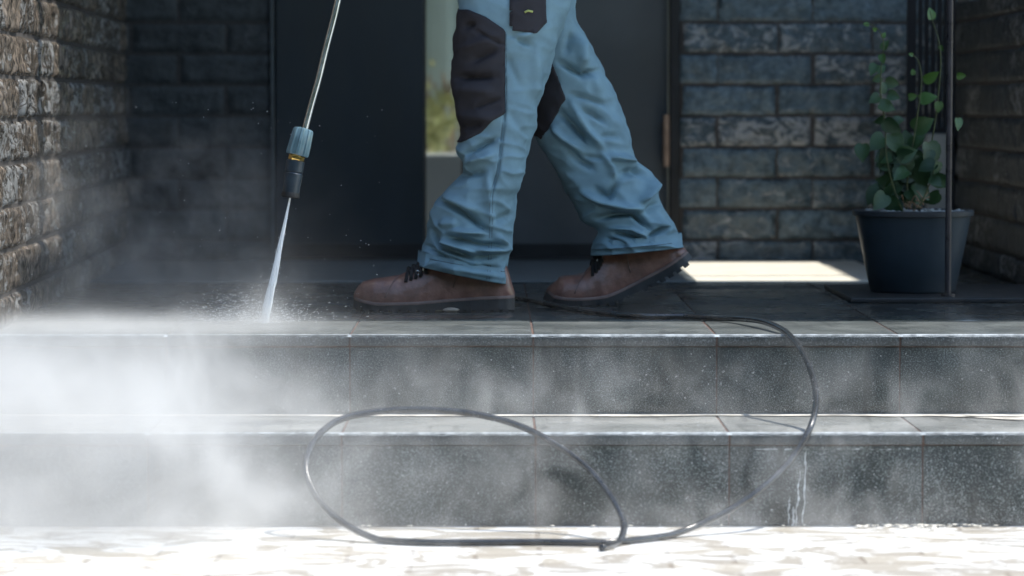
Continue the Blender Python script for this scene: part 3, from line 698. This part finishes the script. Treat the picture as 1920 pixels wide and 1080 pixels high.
nearL = leg_mesh(near_r, lerpf([(-430, 7.24), (-200, 7.18), (0, 7.155), (300, 7.14), (540, 7.15)]), lerpf([(-430, .11), (-200, .10), (0, .095), (200, .082), (400, .085), (535, .088)]), near_f, 0)
farL = leg_mesh(far_r, lerpf([(-430, 7.24), (-200, 7.30), (0, 7.33), (300, 7.345), (540, 7.35)]), lerpf([(-430, .11), (-200, .10), (0, .09), (200, .08), (400, .082), (535, .085)]), far_f, 5)
tm = MB(); tm.add(nearL[0], nearL[1]); tm.add(farL[0], farL[1])
tro = tm.build('trousers', M['trouser'], person, smooth=True)
def inpoly(px, poly):
    x, y = px[:, 0], px[:, 1]; r = np.zeros(len(px), bool); n = len(poly); j = n - 1
    for i in range(n):
        xi, yi = poly[i]; xj, yj = poly[j]
        c = ((yi > y) != (yj > y)) & (x < (xj - xi) * (y - yi) / (yj - yi + 1e-9) + xi); r ^= c; j = i
    return r
def patch(name, leg, poly, mat, parent, off=.0022, frontonly=False, label=None):
    V, fs, px, N, m, NU = leg; Vn = V[:m * NU]
    sel = inpoly(px, poly)
    if frontonly: sel &= N[:, 1] < -.15
    idx = -np.ones(len(px), int); use = []; ff = []
    for f in fs:
        if max(f) < m * NU and all(sel[i] for i in f): ff.append(f)
    ids = sorted({i for f in ff for i in f})
    for q, i in enumerate(ids): idx[i] = q
    vs = [Vn[i] + N[i] * off for i in ids]
    ec = {}
    for f in ff:
        for a_, b_ in zip(f, f[1:] + f[:1]): ec[frozenset((a_, b_))] = ec.get(frozenset((a_, b_)), 0) + 1
    bd = {i for e, c_ in ec.items() if c_ == 1 for i in e}
    for i in bd:
        q = px[i]; best = (1e9, None)
        for j in range(len(poly)):
            a_, b_ = np.array(poly[j], float), np.array(poly[(j + 1) % len(poly)], float); ab = b_ - a_
            t_ = min(1, max(0, (q - a_) @ ab / (ab @ ab))); w_ = a_ + ab * t_; d_ = np.linalg.norm(w_ - q)
            if d_ < best[0]: best = (d_, w_)
        if best[0] < 6:
            dx, dy = best[1] - q; k_ = Vn[i][1] / F
            vs[idx[i]] = vs[idx[i]] + np.array([dx * k_, 0, -dy * k_])
    o = mobj(name, vs, [[idx[i] for i in f] for f in ff], mat, parent, True)
    md = o.modifiers.new('thick', 'SOLIDIFY'); md.thickness = .003; md.offset = -.6
    if label: o['label'] = label
    return o
patch('knee_patch', nearL, [(820, -20), (858, 18), (880, 18), (912, 32), (948, 57), (947, 120), (947, 213), (925, 226), (900, 250), (878, 262), (868, 266), (820, 262)], M['patch'], person, label='charcoal knee patch on the front leg')
patch('knee_patch', farL, [(940, 60), (1000, 60), (1033, 112), (1062, 186), (1047, 205), (1032, 236), (1018, 262), (1003, 252), (960, 250)], M['patch'], person, label='charcoal knee patch on the rear leg')
pk = patch('thigh_pocket', nearL, [(957, -90), (955, 57), (1003, 62), (1022, 42), (1025, -90)], M['patch'], person, .005, True)
q = P(992, 22, 7.055); t = MB(); t.tube([P(984, 23, 7.052), P(990, 20, 7.05), P(999, 22, 7.052)], .0022, 8); t.build('pocket_tag', simple('yellow tag', (.45, .5, .15), .5), person)

# stitching: double line down the side of the front leg and lines above both hems
def stitch(leg, path, mat='thread'):
    V, fs, px, N, m, NU = leg; Vf = V[:m * NU]; Pf = proj(Vf); ok = N[:, 1] < -.05
    ids = np.where(ok)[0]; Pk = Pf[ids]; out = []
    for x, y in crom(path, 10):
        d = np.hypot(Pk[:, 0] - x, Pk[:, 1] - y); j = ids[np.argsort(d)[:4]]; w_ = 1 / (np.sort(d)[:4] + .3); q = (Vf[j] * w_[:, None]).sum(0) / w_.sum() + N[j[0]] * .0007
        out.append(q)
    out = np.array(out); out[1:-1] = (out[:-2] + out[1:-1] + out[2:]) / 3
    return out
M['thread'] = simple('dark seam thread', (.07, .10, .12), .8, 0, .2, 90)
for dx in (-2.5, 2.5):
    t = MB(); t.tube(stitch(nearL, [(947 + dx, 64), (947 + dx, 140), (946 + dx, 215), (935 + dx, 314), (922 + dx, 364), (920 + dx, 430), (918 + dx, 480), (915 + dx, 524)]), .00045, 6)
    t.build('side_seam', M['thread'], person, smooth=True)
for leg in (nearL, farL):
    V, fs, px, N, m, NU = leg; r0 = m - 1 - 8
    t = MB(); t.tube([V[r0 * NU + k] + N[r0 * NU + k] * .0006 for k in range(NU // 2 + 4, NU - 3)], .0007, 6); t.build('hem_stitch', M['thread'], person, smooth=True)
# boots ------------------------------------------------------------
def boot(bottom, top_tab, welt_tab, Yc, name_label, lugs=True):
    """bottom: sole bottom polyline in pixels toe->heel; top/welt: heights above it in pixels against s in 0..1"""
    root = empty('boot', (P(bottom[0][0], bottom[0][1], Yc).x, Yc, 0)); root.parent = person; root.location = Vector(root.location) - Vector(person.location)
    if name_label: root['label'] = name_label
    bl = crom(bottom, 12); seg = np.r_[0, np.cumsum(np.linalg.norm(np.diff(bl, axis=0), axis=1))]; Ltot = seg[-1]
    px2m = Yc / F
    tf = lerpf(top_tab); wf = lerpf(welt_tab)
    widf = lerpf([(0, .012), (.02, .024), (.06, .036), (.12, .044), (.25, .050), (.38, .049), (.55, .040), (.75, .037), (.9, .036), (.96, .030), (1.0, .015)])
    def at(s):
        d = s * Ltot; x = np.interp(d, seg, bl[:, 0]); y = np.interp(d, seg, bl[:, 1])
        e = 6; x2, y2 = np.interp(min(d + e, Ltot), seg, bl[:, 0]), np.interp(min(d + e, Ltot), seg, bl[:, 1]); x1, y1 = np.interp(max(d - e, 0), seg, bl[:, 0]), np.interp(max(d - e, 0), seg, bl[:, 1])
        t = np.array([x2 - x1, y2 - y1]); t /= np.linalg.norm(t); return np.array([x, y]), np.array([t[1], -t[0]])
    def W(s, h, lat):                         # world point at station s, h px above the sole bottom, lateral metres
        p, up = at(s); q = p + up * h; o = P(q[0], q[1], Yc); o.y += lat; return o
    ns, nr = 72, 40; vs = []
    st = [0.0 + (1.0) * (i / (ns - 1)) for i in range(ns)]
    for s in st:
        w0 = widf(s); h0 = wf(s); h1 = tf(s); tall = max(0, (h1 - h0) * px2m - .05)
        for k in range(nr):
            an = 2 * math.pi * k / nr; ca, sa = math.cos(an), math.sin(an)
            lat = w0 * math.copysign(abs(ca) ** .7, ca)
            if sa >= 0:
                g = abs(sa) ** .75; hh = h0 + (h1 - h0) * g
                lat *= 1 - .12 * g * min(1, tall / .05)
            else: hh = h0 + 3 * sa
            if sa > 0 and .22 < s < .52:      # creases over the instep
                hh += 1.2 * math.sin(s * 70 + 2 * ca) * math.exp(-((s - .36) / .07) ** 2) * sa
            vs.append(W(s, hh, lat + .0012 * mnoise.noise(Vector((s * 16, an * 2, 1)))))
    fs = [(i * nr + k, i * nr + (k + 1) % nr, (i + 1) * nr + (k + 1) % nr, (i + 1) * nr + k) for i in range(ns - 1) for k in range(nr)]
    fs += [tuple(range(nr))[::-1], tuple(range((ns - 1) * nr, ns * nr))]
    mobj('upper', vs, fs, M['leather'], root, True)
    # toe cap seam / side seams
    t = MB()
    for s0_, s1_, rise in ((.20, .30, 0), (.62, .74, 0)):
        pts = []
        for j in range(15):
            g = j / 14; s = s0_ + (s1_ - s0_) * g; an = R(8 + 80 * g); ca, sa = math.cos(an), math.sin(an)
            pts.append(W(s, wf(s) + (tf(s) - wf(s)) * sa ** .75 + .4, -(widf(s) * ca ** .7 + .0004)))
        t = MB(); t.tube(pts, .0011, 6); t.build('seam', M['welt'], root, smooth=True)
    # welt
    t = MB(); vs = []
    for s in st:
        w0 = widf(s) + .0035; h0 = wf(s)
        for (lt, dh) in ((-w0, -3), (-w0 - .0008, 0), (-w0 + .001, 2.6), (w0 - .001, 2.6), (w0 + .0008, 0), (w0, -3)): vs.append(W(s, h0 + dh, lt))
    t.add(vs, [(i * 6 + k, i * 6 + (k + 1) % 6, (i + 1) * 6 + (k + 1) % 6, (i + 1) * 6 + k) for i in range(ns - 1) for k in range(6)] + [tuple(range(6))[::-1], tuple(range((ns - 1) * 6, ns * 6))])
    o = t.build('welt', M['welt'], root); autosmooth(o, 50)
    # sole with lugs
    t = MB(); vs = []
    for s in st:
        w0 = widf(s) + .003; h0 = wf(s) - 3
        for (lt, hh) in ((-w0 + .002, 6), (-w0, h0), (w0, h0), (w0 - .002, 6)): vs.append(W(s, min(hh, h0), lt))
    t.add(vs, [(i * 4 + k, i * 4 + (k + 1) % 4, (i + 1) * 4 + (k + 1) % 4, (i + 1) * 4 + k) for i in range(ns - 1) for k in range(4)] + [(3, 2, 1, 0), tuple(range((ns - 1) * 4, ns * 4))])
    nl = 17
    for i in range(nl):
        s0_ = .015 + i * .97 / nl; s1_ = s0_ + .62 * .97 / nl
        if .50 < s0_ < .60: continue
        for (la, lb) in ((-1, -.25), (.25, 1)):
            q = []
            for hh in (0, 7):
                for (s, l_) in ((s0_, la), (s1_, la), (s1_, lb), (s0_, lb)): q.append(W(s, hh, l_ * (widf(s) + .002 - (.002 if hh == 0 else 0))))
            t.add(q, [(0, 1, 2, 3), (4, 7, 6, 5), (0, 4, 5, 1), (1, 5, 6, 2), (2, 6, 7, 3), (3, 7, 4, 0)])
    o = t.build('sole', M['sole'], root); autosmooth(o, 35)
    # laces and eyelets
    t = MB()
    for j, s in enumerate((.345, .375, .405, .435)):
        for sg in (-1, 1):
            pts = []
            for g in np.linspace(-1, 1, 13):
                ss = s + .018 * g * sg; an = R(86 - 52 * abs(g)) if g > 0 else R(86 + 52 * abs(g)); ca, sa = math.cos(an), math.sin(an)
                pts.append(W(ss, wf(ss) + (tf(ss) - wf(ss)) * sa ** .75 + 1.8 + (sg > 0) * 1.5, -widf(ss) * math.copysign(abs(ca) ** .7, ca)))
            t.tube(pts, .0036, 7)
    for k in range(2):                        # bow loops hanging on the near side
        pts = []
        for g in np.linspace(0, 2 * math.pi, 16): pts.append(W(.46 + .03 * math.sin(g) + k * .045, tf(.46) - 2 - 7 * (1 - math.cos(g)) * (1 if k else .6), -.034 - .006 * math.sin(g)))
        t.tube(pts, .0024, 7)
    t.build('laces', M['lace'], root, smooth=True)
    for s in (.40, .445):
        for sg in (-1, 1):
            t = MB()
            an = R(48); c = W(s, wf(s) + (tf(s) - wf(s)) * math.sin(an) ** .75 + 1, sg * widf(s) * math.cos(an) ** .7)
            t.tube([c + Vector((.004 * math.cos(g), sg * .001, .0045 * math.sin(g))) for g in np.linspace(0, 5.9, 12)], .0013, 6)
            t.build('eyelet', M['steel'], root, smooth=True)
    return root
boot([(663, 584), (720, 585), (800, 585), (900, 585), (965, 585)],
     [(0, 34), (.02, 47), (.055, 57), (.12, 63), (.2, 66), (.29, 70), (.34, 79), (.40, 88), (.47, 100), (.55, 116), (.65, 130), (.8, 135), (.90, 126), (.95, 90), (.985, 52), (1, 38)],
     [(0, 26), (.06, 21), (.15, 17), (.4, 19), (.6, 24), (.8, 28), (1, 30)], 7.145, 'brown boot flat on the floor, front foot')
boot([(1016, 566), (1040, 574), (1085, 577), (1140, 572), (1185, 556), (1225, 536), (1262, 516), (1301, 489)],
     [(0, 28), (.02, 42), (.055, 54), (.12, 60), (.2, 62), (.27, 66), (.32, 78), (.37, 92), (.42, 106), (.50, 118), (.65, 118), (.8, 106), (.90, 84), (.95, 62), (.985, 40), (1, 28)],
     [(0, 24), (.06, 19), (.15, 18), (.4, 19), (.6, 22), (.8, 22), (1, 22)], 7.36, 'brown boot with raised heel, rear foot')

# upper body, just above the picture
def skin_mesh(name, verts, edges, radii, mat, parent):
    me = bpy.data.meshes.new(name); me.from_pydata(verts, edges, []); o = bpy.data.objects.new(name, me); COL.objects.link(o)
    sk = o.modifiers.new('skin', 'SKIN'); 
    for i, r in enumerate(radii): me.skin_vertices[0].data[i].radius = r
    me.skin_vertices[0].data[0].use_root = True
    sb = o.modifiers.new('sub', 'SUBSURF'); sb.levels = 2; sb.render_levels = 2
    me.materials.append(mat); o.parent = parent; o.location = -Vector(parent.location)
    return o
cx, cy = P(975, -300, 7.24).x, 7.24
lance_up = P(762, -440, 6.93)
hx_, hz_ = lance_up.x, lance_up.z
verts = [(cx, cy, .93), (cx - .01, cy, 1.1), (cx - .04, cy, 1.3), (cx - .05, cy, 1.43), (cx - .05, cy - .17, 1.42), (cx + .02, cy - .25, 1.16), (hx_ + .10, cy - .24, hz_ + .09),
         (cx - .05, cy + .17, 1.42), (cx - .02, cy + .23, 1.17), (cx - .22, cy + .02, hz_ + .12), (cx - .06, cy, 1.52)]
skin_mesh('jacket', verts, [(0, 1), (1, 2), (2, 3), (3, 4), (4, 5), (5, 6), (3, 7), (7, 8), (8, 9), (3, 10)],
          [(.14, .16), (.13, .15), (.13, .17), (.09, .12), (.07, .07), (.055, .055), (.042, .042), (.07, .07), (.055, .055), (.042, .042), (.06, .06)], M['jacket'], person)
t = MB(); t.ball((cx - .085, cy, 1.66), .1, 3, (1.0, .78, 1.22)); t.ball((cx - .185, cy, 1.64), .016, 2, (1, .8, 1.3))
t.tube([(cx - .06, cy, 1.48), (cx - .07, cy, 1.6)], .055, 14)
for s in (-1, 1):
    c = Vector((hx_ + .03, cy - .25 + .12 * (s > 0), hz_ + .05))
t.build('head', M['skin'], person, smooth=True)
t = MB(); t.ball((cx - .07, cy, 1.70), .108, 3, (1.0, .8, 1.0)); t.build('hair', M['lace'], person, smooth=True)
hb = MB()
hc = Vector((hx_ + .02, cy - .25, hz_ + .07)); hb.ball(hc, .035, 2, (1.1, .6, .8))
for k in range(4):
    b0 = hc + Vector((-.03 + .004 * k, 0, .022 - .016 * k)); hb.tube([b0, b0 + Vector((-.03, -.012, -.004)), b0 + Vector((-.04, .012, -.01)), b0 + Vector((-.025, .03, -.01))], [.009, .0085, .008, .007], 8)
hb.build('hand', M['skin'], person, smooth=True)

# ------------------------------------------------------------------ pressure lance
YW = 6.74
tip = P(545, 366, YW); hit = PZ(495, 606); 
def LW(x, y):                                 # lance leans slightly towards the worker as it rises
    return P(x, y, YW + (366 - y) * .00008)
wand = empty('pressure_washer_lance', tuple(LW(545, 366))); tag(wand, 'slim steel pressure washer lance pointing down at the porch floor left of the worker', 'lance')
pts = crom([tuple(LW(x, y)) for x, y in ((571, 246), (583, 200), (597, 150), (611, 92), (625, 38), (637, -12), (665, -110), (706, -250), (762, -440))], 8)
t = MB(); t.tube(pts, .0062, 16); o = t.build('tube', M['steel'], wand); autosmooth(o)
def along(a, b, prof, n=28, ribs=0, rib=0.0):
    a = LW(*a); b = LW(*b); d = (b - a); L_ = d.length; d.normalize(); nr = d.cross(Vector((0, 1, 0))).normalized(); bi = d.cross(nr)
    vs = []
    for (t_, r) in prof:
        for k in range(n):
            an = 2 * math.pi * k / n; r2 = r + (rib * (1 if math.cos(an * ribs) > .2 else 0) if ribs else 0)
            vs.append(a + d * (t_ * L_) + (nr * math.cos(an) + bi * math.sin(an)) * r2)
    fs = [(i * n + k, i * n + (k + 1) % n, (i + 1) * n + (k + 1) % n, (i + 1) * n + k) for i in range(len(prof) - 1) for k in range(n)]
    fs += [tuple(range(n))[::-1], tuple(range((len(prof) - 1) * n, len(prof) * n))]
    return vs, fs
t = MB(); t.add(*along((570, 240), (557, 291), [(0, .009), (.03, .0155), (.1, .018), (.55, .0195), (.92, .0205), (1, .0195)], 56, 8, .0022)); o = t.build('sleeve', M['sleeve'], wand); autosmooth(o, 30)
t = MB(); t.add(*along((557.5, 290), (554, 302), [(0, .0145), (.3, .0155), (.7, .0155), (1, .0145)], 6)); t.build('brass_collar', M['brass'], wand)
t = MB(); t.add(*along((554.5, 300), (544.5, 366), [(0, .013), (.04, .0178), (.33, .0178), (.36, .0162), (.40, .0178), (.75, .0168), (.98, .0165), (1, .0150)], 36)); o = t.build('nozzle_body', M['nozzle'], wand); autosmooth(o, 30)
t = MB(); t.add(*along((545.3, 361), (543.8, 371), [(0, .0172), (.5, .0182), (.9, .0178), (1, .012)], 32)); o = t.build('nozzle_guard', M['lampblack'], wand); autosmooth(o, 40)

# ------------------------------------------------------------------ water jet: core fan, strands and flying drops
m, b, out = material('white water spray'); p = coords()
d_ = (hit - tip).normalized(); p3 = mapping(p, (1, 1, .06), rot=(0, math.atan2(d_.x, -d_.z), 0))
n = noise(p3, 420, 3, .6)
setin(b, 'Base Color', (.92, .95, .96)); setin(b, 'Roughness', .5)
setin(b, 'Alpha', s_ramp(n, .2, .5) * .5 + .5); M['jet'] = m
jet = empty('water_jet', tuple(hit)); tag(jet, 'narrow white water jet from the nozzle down to the floor edge', 'water jet')
def cone(r0, r1, n=24, st=14, e=1.0):
    a, b = tip, hit; d = (b - a).normalized(); nr = d.cross(Vector((0, 1, 0))).normalized(); bi = d.cross(nr); vs = []
    for i in range(st + 1):
        t_ = i / st; r = r0 + (r1 - r0) * t_ ** e
        for k in range(n): an = 2 * math.pi * k / n; vs.append(a.lerp(b, t_) + (nr * math.cos(an) + bi * math.sin(an) * .6) * r)
    return vs, [(i * n + k, i * n + (k + 1) % n, (i + 1) * n + (k + 1) % n, (i + 1) * n + k) for i in range(st) for k in range(n)]
t = MB(); t.add(*cone(.0016, .0085, e=1.0)); o = t.build('jet_core', M['jet'], jet, smooth=True)
M['drop'] = simple('white water drops', (.9, .93, .95), .25, 0, .03, 10, 0)
t = MB()
for i in range(170):
    a = random.uniform(0, 6.28); r = random.uniform(.005, .0125); t0_ = random.uniform(0, .75); t1_ = min(1, t0_ + random.uniform(.08, .3))
    nr = Vector((1, 0, 0)); off = Vector((math.cos(a) * r, math.sin(a) * r * .6, 0))
    t.tube([tip.lerp(hit, t0_) + off * t0_, tip.lerp(hit, t1_) + off * t1_], .0004, 4, cap=False)
t.build('strand', M['drop'], jet)
t = MB()
for i in range(1500):
    a = random.uniform(0, math.pi); r = abs(random.gauss(0, .07)); 
    x = hit.x + random.gauss(0, .05) - abs(random.gauss(0, .05)); z = abs(random.gauss(0, .035)) * math.exp(-abs(x - hit.x) * 4) + .001
    t.ball((x, hit.y + random.gauss(0, .05), z), random.uniform(.0003, .0009), 0)
for i in range(260):                          # drops torn off the jet
    g = random.uniform(.15, 1); c = tip.lerp(hit, g); t.ball((c.x + random.gauss(0, .008) * g, c.y + random.gauss(0, .006) * g, c.z), random.uniform(.0003, .0010), 0)
for i in range(130):                          # stray drops in the air
    t.ball((random.uniform(-.9, -.2), random.uniform(6.5, 7.3), random.uniform(.0, .5) ** 1.2), random.uniform(.0003, .0009), 0)
for i in range(1300):                         # in front of the steps
    x = random.uniform(-.9, 1.0); t.ball((x, random.uniform(5.75, 6.35), random.uniform(-.30, -.02)), random.uniform(.00025, .0009), 0)
for i in range(500):                          # splash thrown out flat and up from the impact
    an = random.uniform(0, math.pi); v_ = abs(random.gauss(0, 1)); x = hit.x + math.cos(an) * v_ * .07; z = .003 + math.sin(an) * v_ * .028
    d = Vector((math.cos(an), 0, math.sin(an) * .6)) * random.uniform(.001, .006); c = Vector((x, hit.y + random.gauss(0, .03), z)); t.tube([c, c + d], random.uniform(.00015, .00038), 4)
tag(t.build('water_drops', M['drop']), 'tiny white drops flying around the spot where the jet hits and before the steps', 'water drops', kind='stuff')

# ------------------------------------------------------------------ hose
hp = [(900, 548, 7.60), (985, 562, 7.35), (1060, 577, 7.14), (1130, 588, 6.99), (1200, 596, 6.87), (1290, 597, 6.86), (1370, 597, 6.76), (1430, 603, 6.58), (1472, 622, 6.40), (1502, 656, 6.29), (1522, 700, 6.20), (1530, 748, 6.12),
      (1520, 800, 6.04), (1488, 855, 6.02), (1440, 906, 5.98), (1370, 955, 5.94), (1290, 992, 5.90), (1220, 1013, 5.83), (1130, 1026, 5.775), (1010, 1025, 5.78), (900, 1027, 5.775), (800, 1026, 5.775), (725, 1016, 5.80), (665, 993, 5.84), (612, 955, 5.88),
      (580, 905, 5.92), (574, 865, 5.95), (592, 822, 5.98), (635, 788, 6.01), (700, 773, 6.025), (780, 768, 6.03), (880, 775, 6.025), (970, 797, 6.01), (1050, 838, 5.98), (1110, 885, 5.94), (1152, 940, 5.87), (1170, 985, 5.82), (1158, 1020, 5.77), (1128, 1047, 5.70)]
pts = []
for (x, y, Y) in hp:
    q = P(x, y, Y); pts.append(tuple(q))
pts = crom(pts, 14)
HR = .0058
for q in pts:
    lim = (0 if q[1] > YU - .002 else (Z1 if q[1] > YL + .01 else Z2)) + HR + .0005
    q[2] = max(q[2], lim)
hose = empty('hose', (pts[-1][0], pts[-1][1], Z2)); tag(hose, 'black rubber hose looping over the steps and coiled on the pavement', 'hose')
t = MB(); t.tube(pts, HR, 16); t.build('rubber_tube', M['hose'], hose, smooth=True)

# pebble by the front boot and bits of grit
t = MB(); q = PZ(846, 584); t.ball((q.x, q.y - .03, .005), .0155, 2, (1.1, .6, .33), jit=.12)
tag(t.build('pebble', M['pebble'], smooth=True), 'small flat tan pebble on the wet floor beside the front boot sole', 'pebble')
t = MB()
for i in range(90):
    x = px_x(random.gauss(1740, 60), 6.0) ; t.ball((x, YL - abs(random.gauss(0, .02)) - .008, Z2 + .004), random.uniform(.001, .0045), 1, (1.6, 1, .45), 0, .45)
for i in range(25):
    t.ball((random.uniform(-.6, .9), YL - random.uniform(.006, .02), Z2 + .003), random.uniform(.001, .003), 1, (1.5, 1, .5), 0, .45)
tag(t.build('grit', M['lime'], smooth=True), 'pale loose grit washed against the foot of the lower step', 'grit', kind='stuff')

# ------------------------------------------------------------------ mist of fine spray
vm = bpy.data.materials.new('spray mist'); vm.use_nodes = True; S.nt = vm.node_tree; S.nt.nodes.clear()
out = S.nt.nodes.new('ShaderNodeOutputMaterial'); pv = S.nt.nodes.new('ShaderNodeVolumePrincipled')
S.nt.links.new(pv.outputs[0], out.inputs['Volume'])
p = coords(); x, y, z = xyz(p)
n1 = noise(mapping(p, (1, .8, 1.25), (1.7, 0, .4), (0, R(-25), 0)), 4.0, 6, .62, 1.1)
n2 = noise(mapping(p, (1.2, .8, .8), (5, 2, 1), (0, R(30), 0)), 8.5, 5, .65, 1.0)
puff = s_ramp(n1, .42, .62); puff2 = s_ramp(n2, .44, .66)
front = s_sig(6.42 - y, .05) * s_sig(y - 5.72, .05)
xb = z * -.50 - .50 + (n1 - .5) * .7
A_ = 1.0 * s_sig(xb - x, .05) * s_sig(.01 - z, .02) * front * (2.0 + 2.0 * puff + .9 * puff2)
Bd = 9.0 * s_gauss(z - .0, .020) * s_gauss(y - 6.56, .22) * s_sig(-.36 - x, .05) * (.45 + .8 * puff2)
hx, hy = hit.x, hit.y
rr = S.op('SQRT', (x - hx) * (x - hx) + (y - hy) * (y - hy) + (z - .005) * (z - .005) * .8)
Pl = 70.0 * S.op('EXPONENT', rr * (-1 / .015)) + 6.0 * S.op('EXPONENT', rr * (-1 / .045)) * (.4 + puff2)
Cc = 1.5 * s_sig(-.50 - x, .05) * s_sig(.16 - z + puff * .2, .04) * s_sig(y - 6.8, .05) * s_sig(7.8 - y, .12) * (puff * puff2 + .12)
Dd = front * (1.3 * S.op('EXPONENT', (z + .314) * (-1 / .05)) * s_sig(1.2 - x, .25) * (.1 + puff2) + 1.5 * puff2 * (puff + .12) * s_sig(-.03 - z, .03))
low = front * 1.9 * s_sig(-.27 - x, .12) * s_sig(-.10 - z, .04) * (.45 + .8 * puff)
dens = A_ + Bd + Pl + Cc + Dd + low
S.nt.links.new(dens.s, pv.inputs['Density'])
pv.inputs['Color'].default_value = (.93, .935, .93, 1); pv.inputs['Anisotropy'].default_value = .15
t = MB(); t.box(-1.35, 1.5, 5.5, 8.35, Z2 + .002, .62)
mo = t.build('water_mist', vm); tag(mo, 'white cloud of fine spray drifting before the steps, thickest at lower left', 'mist', kind='stuff')
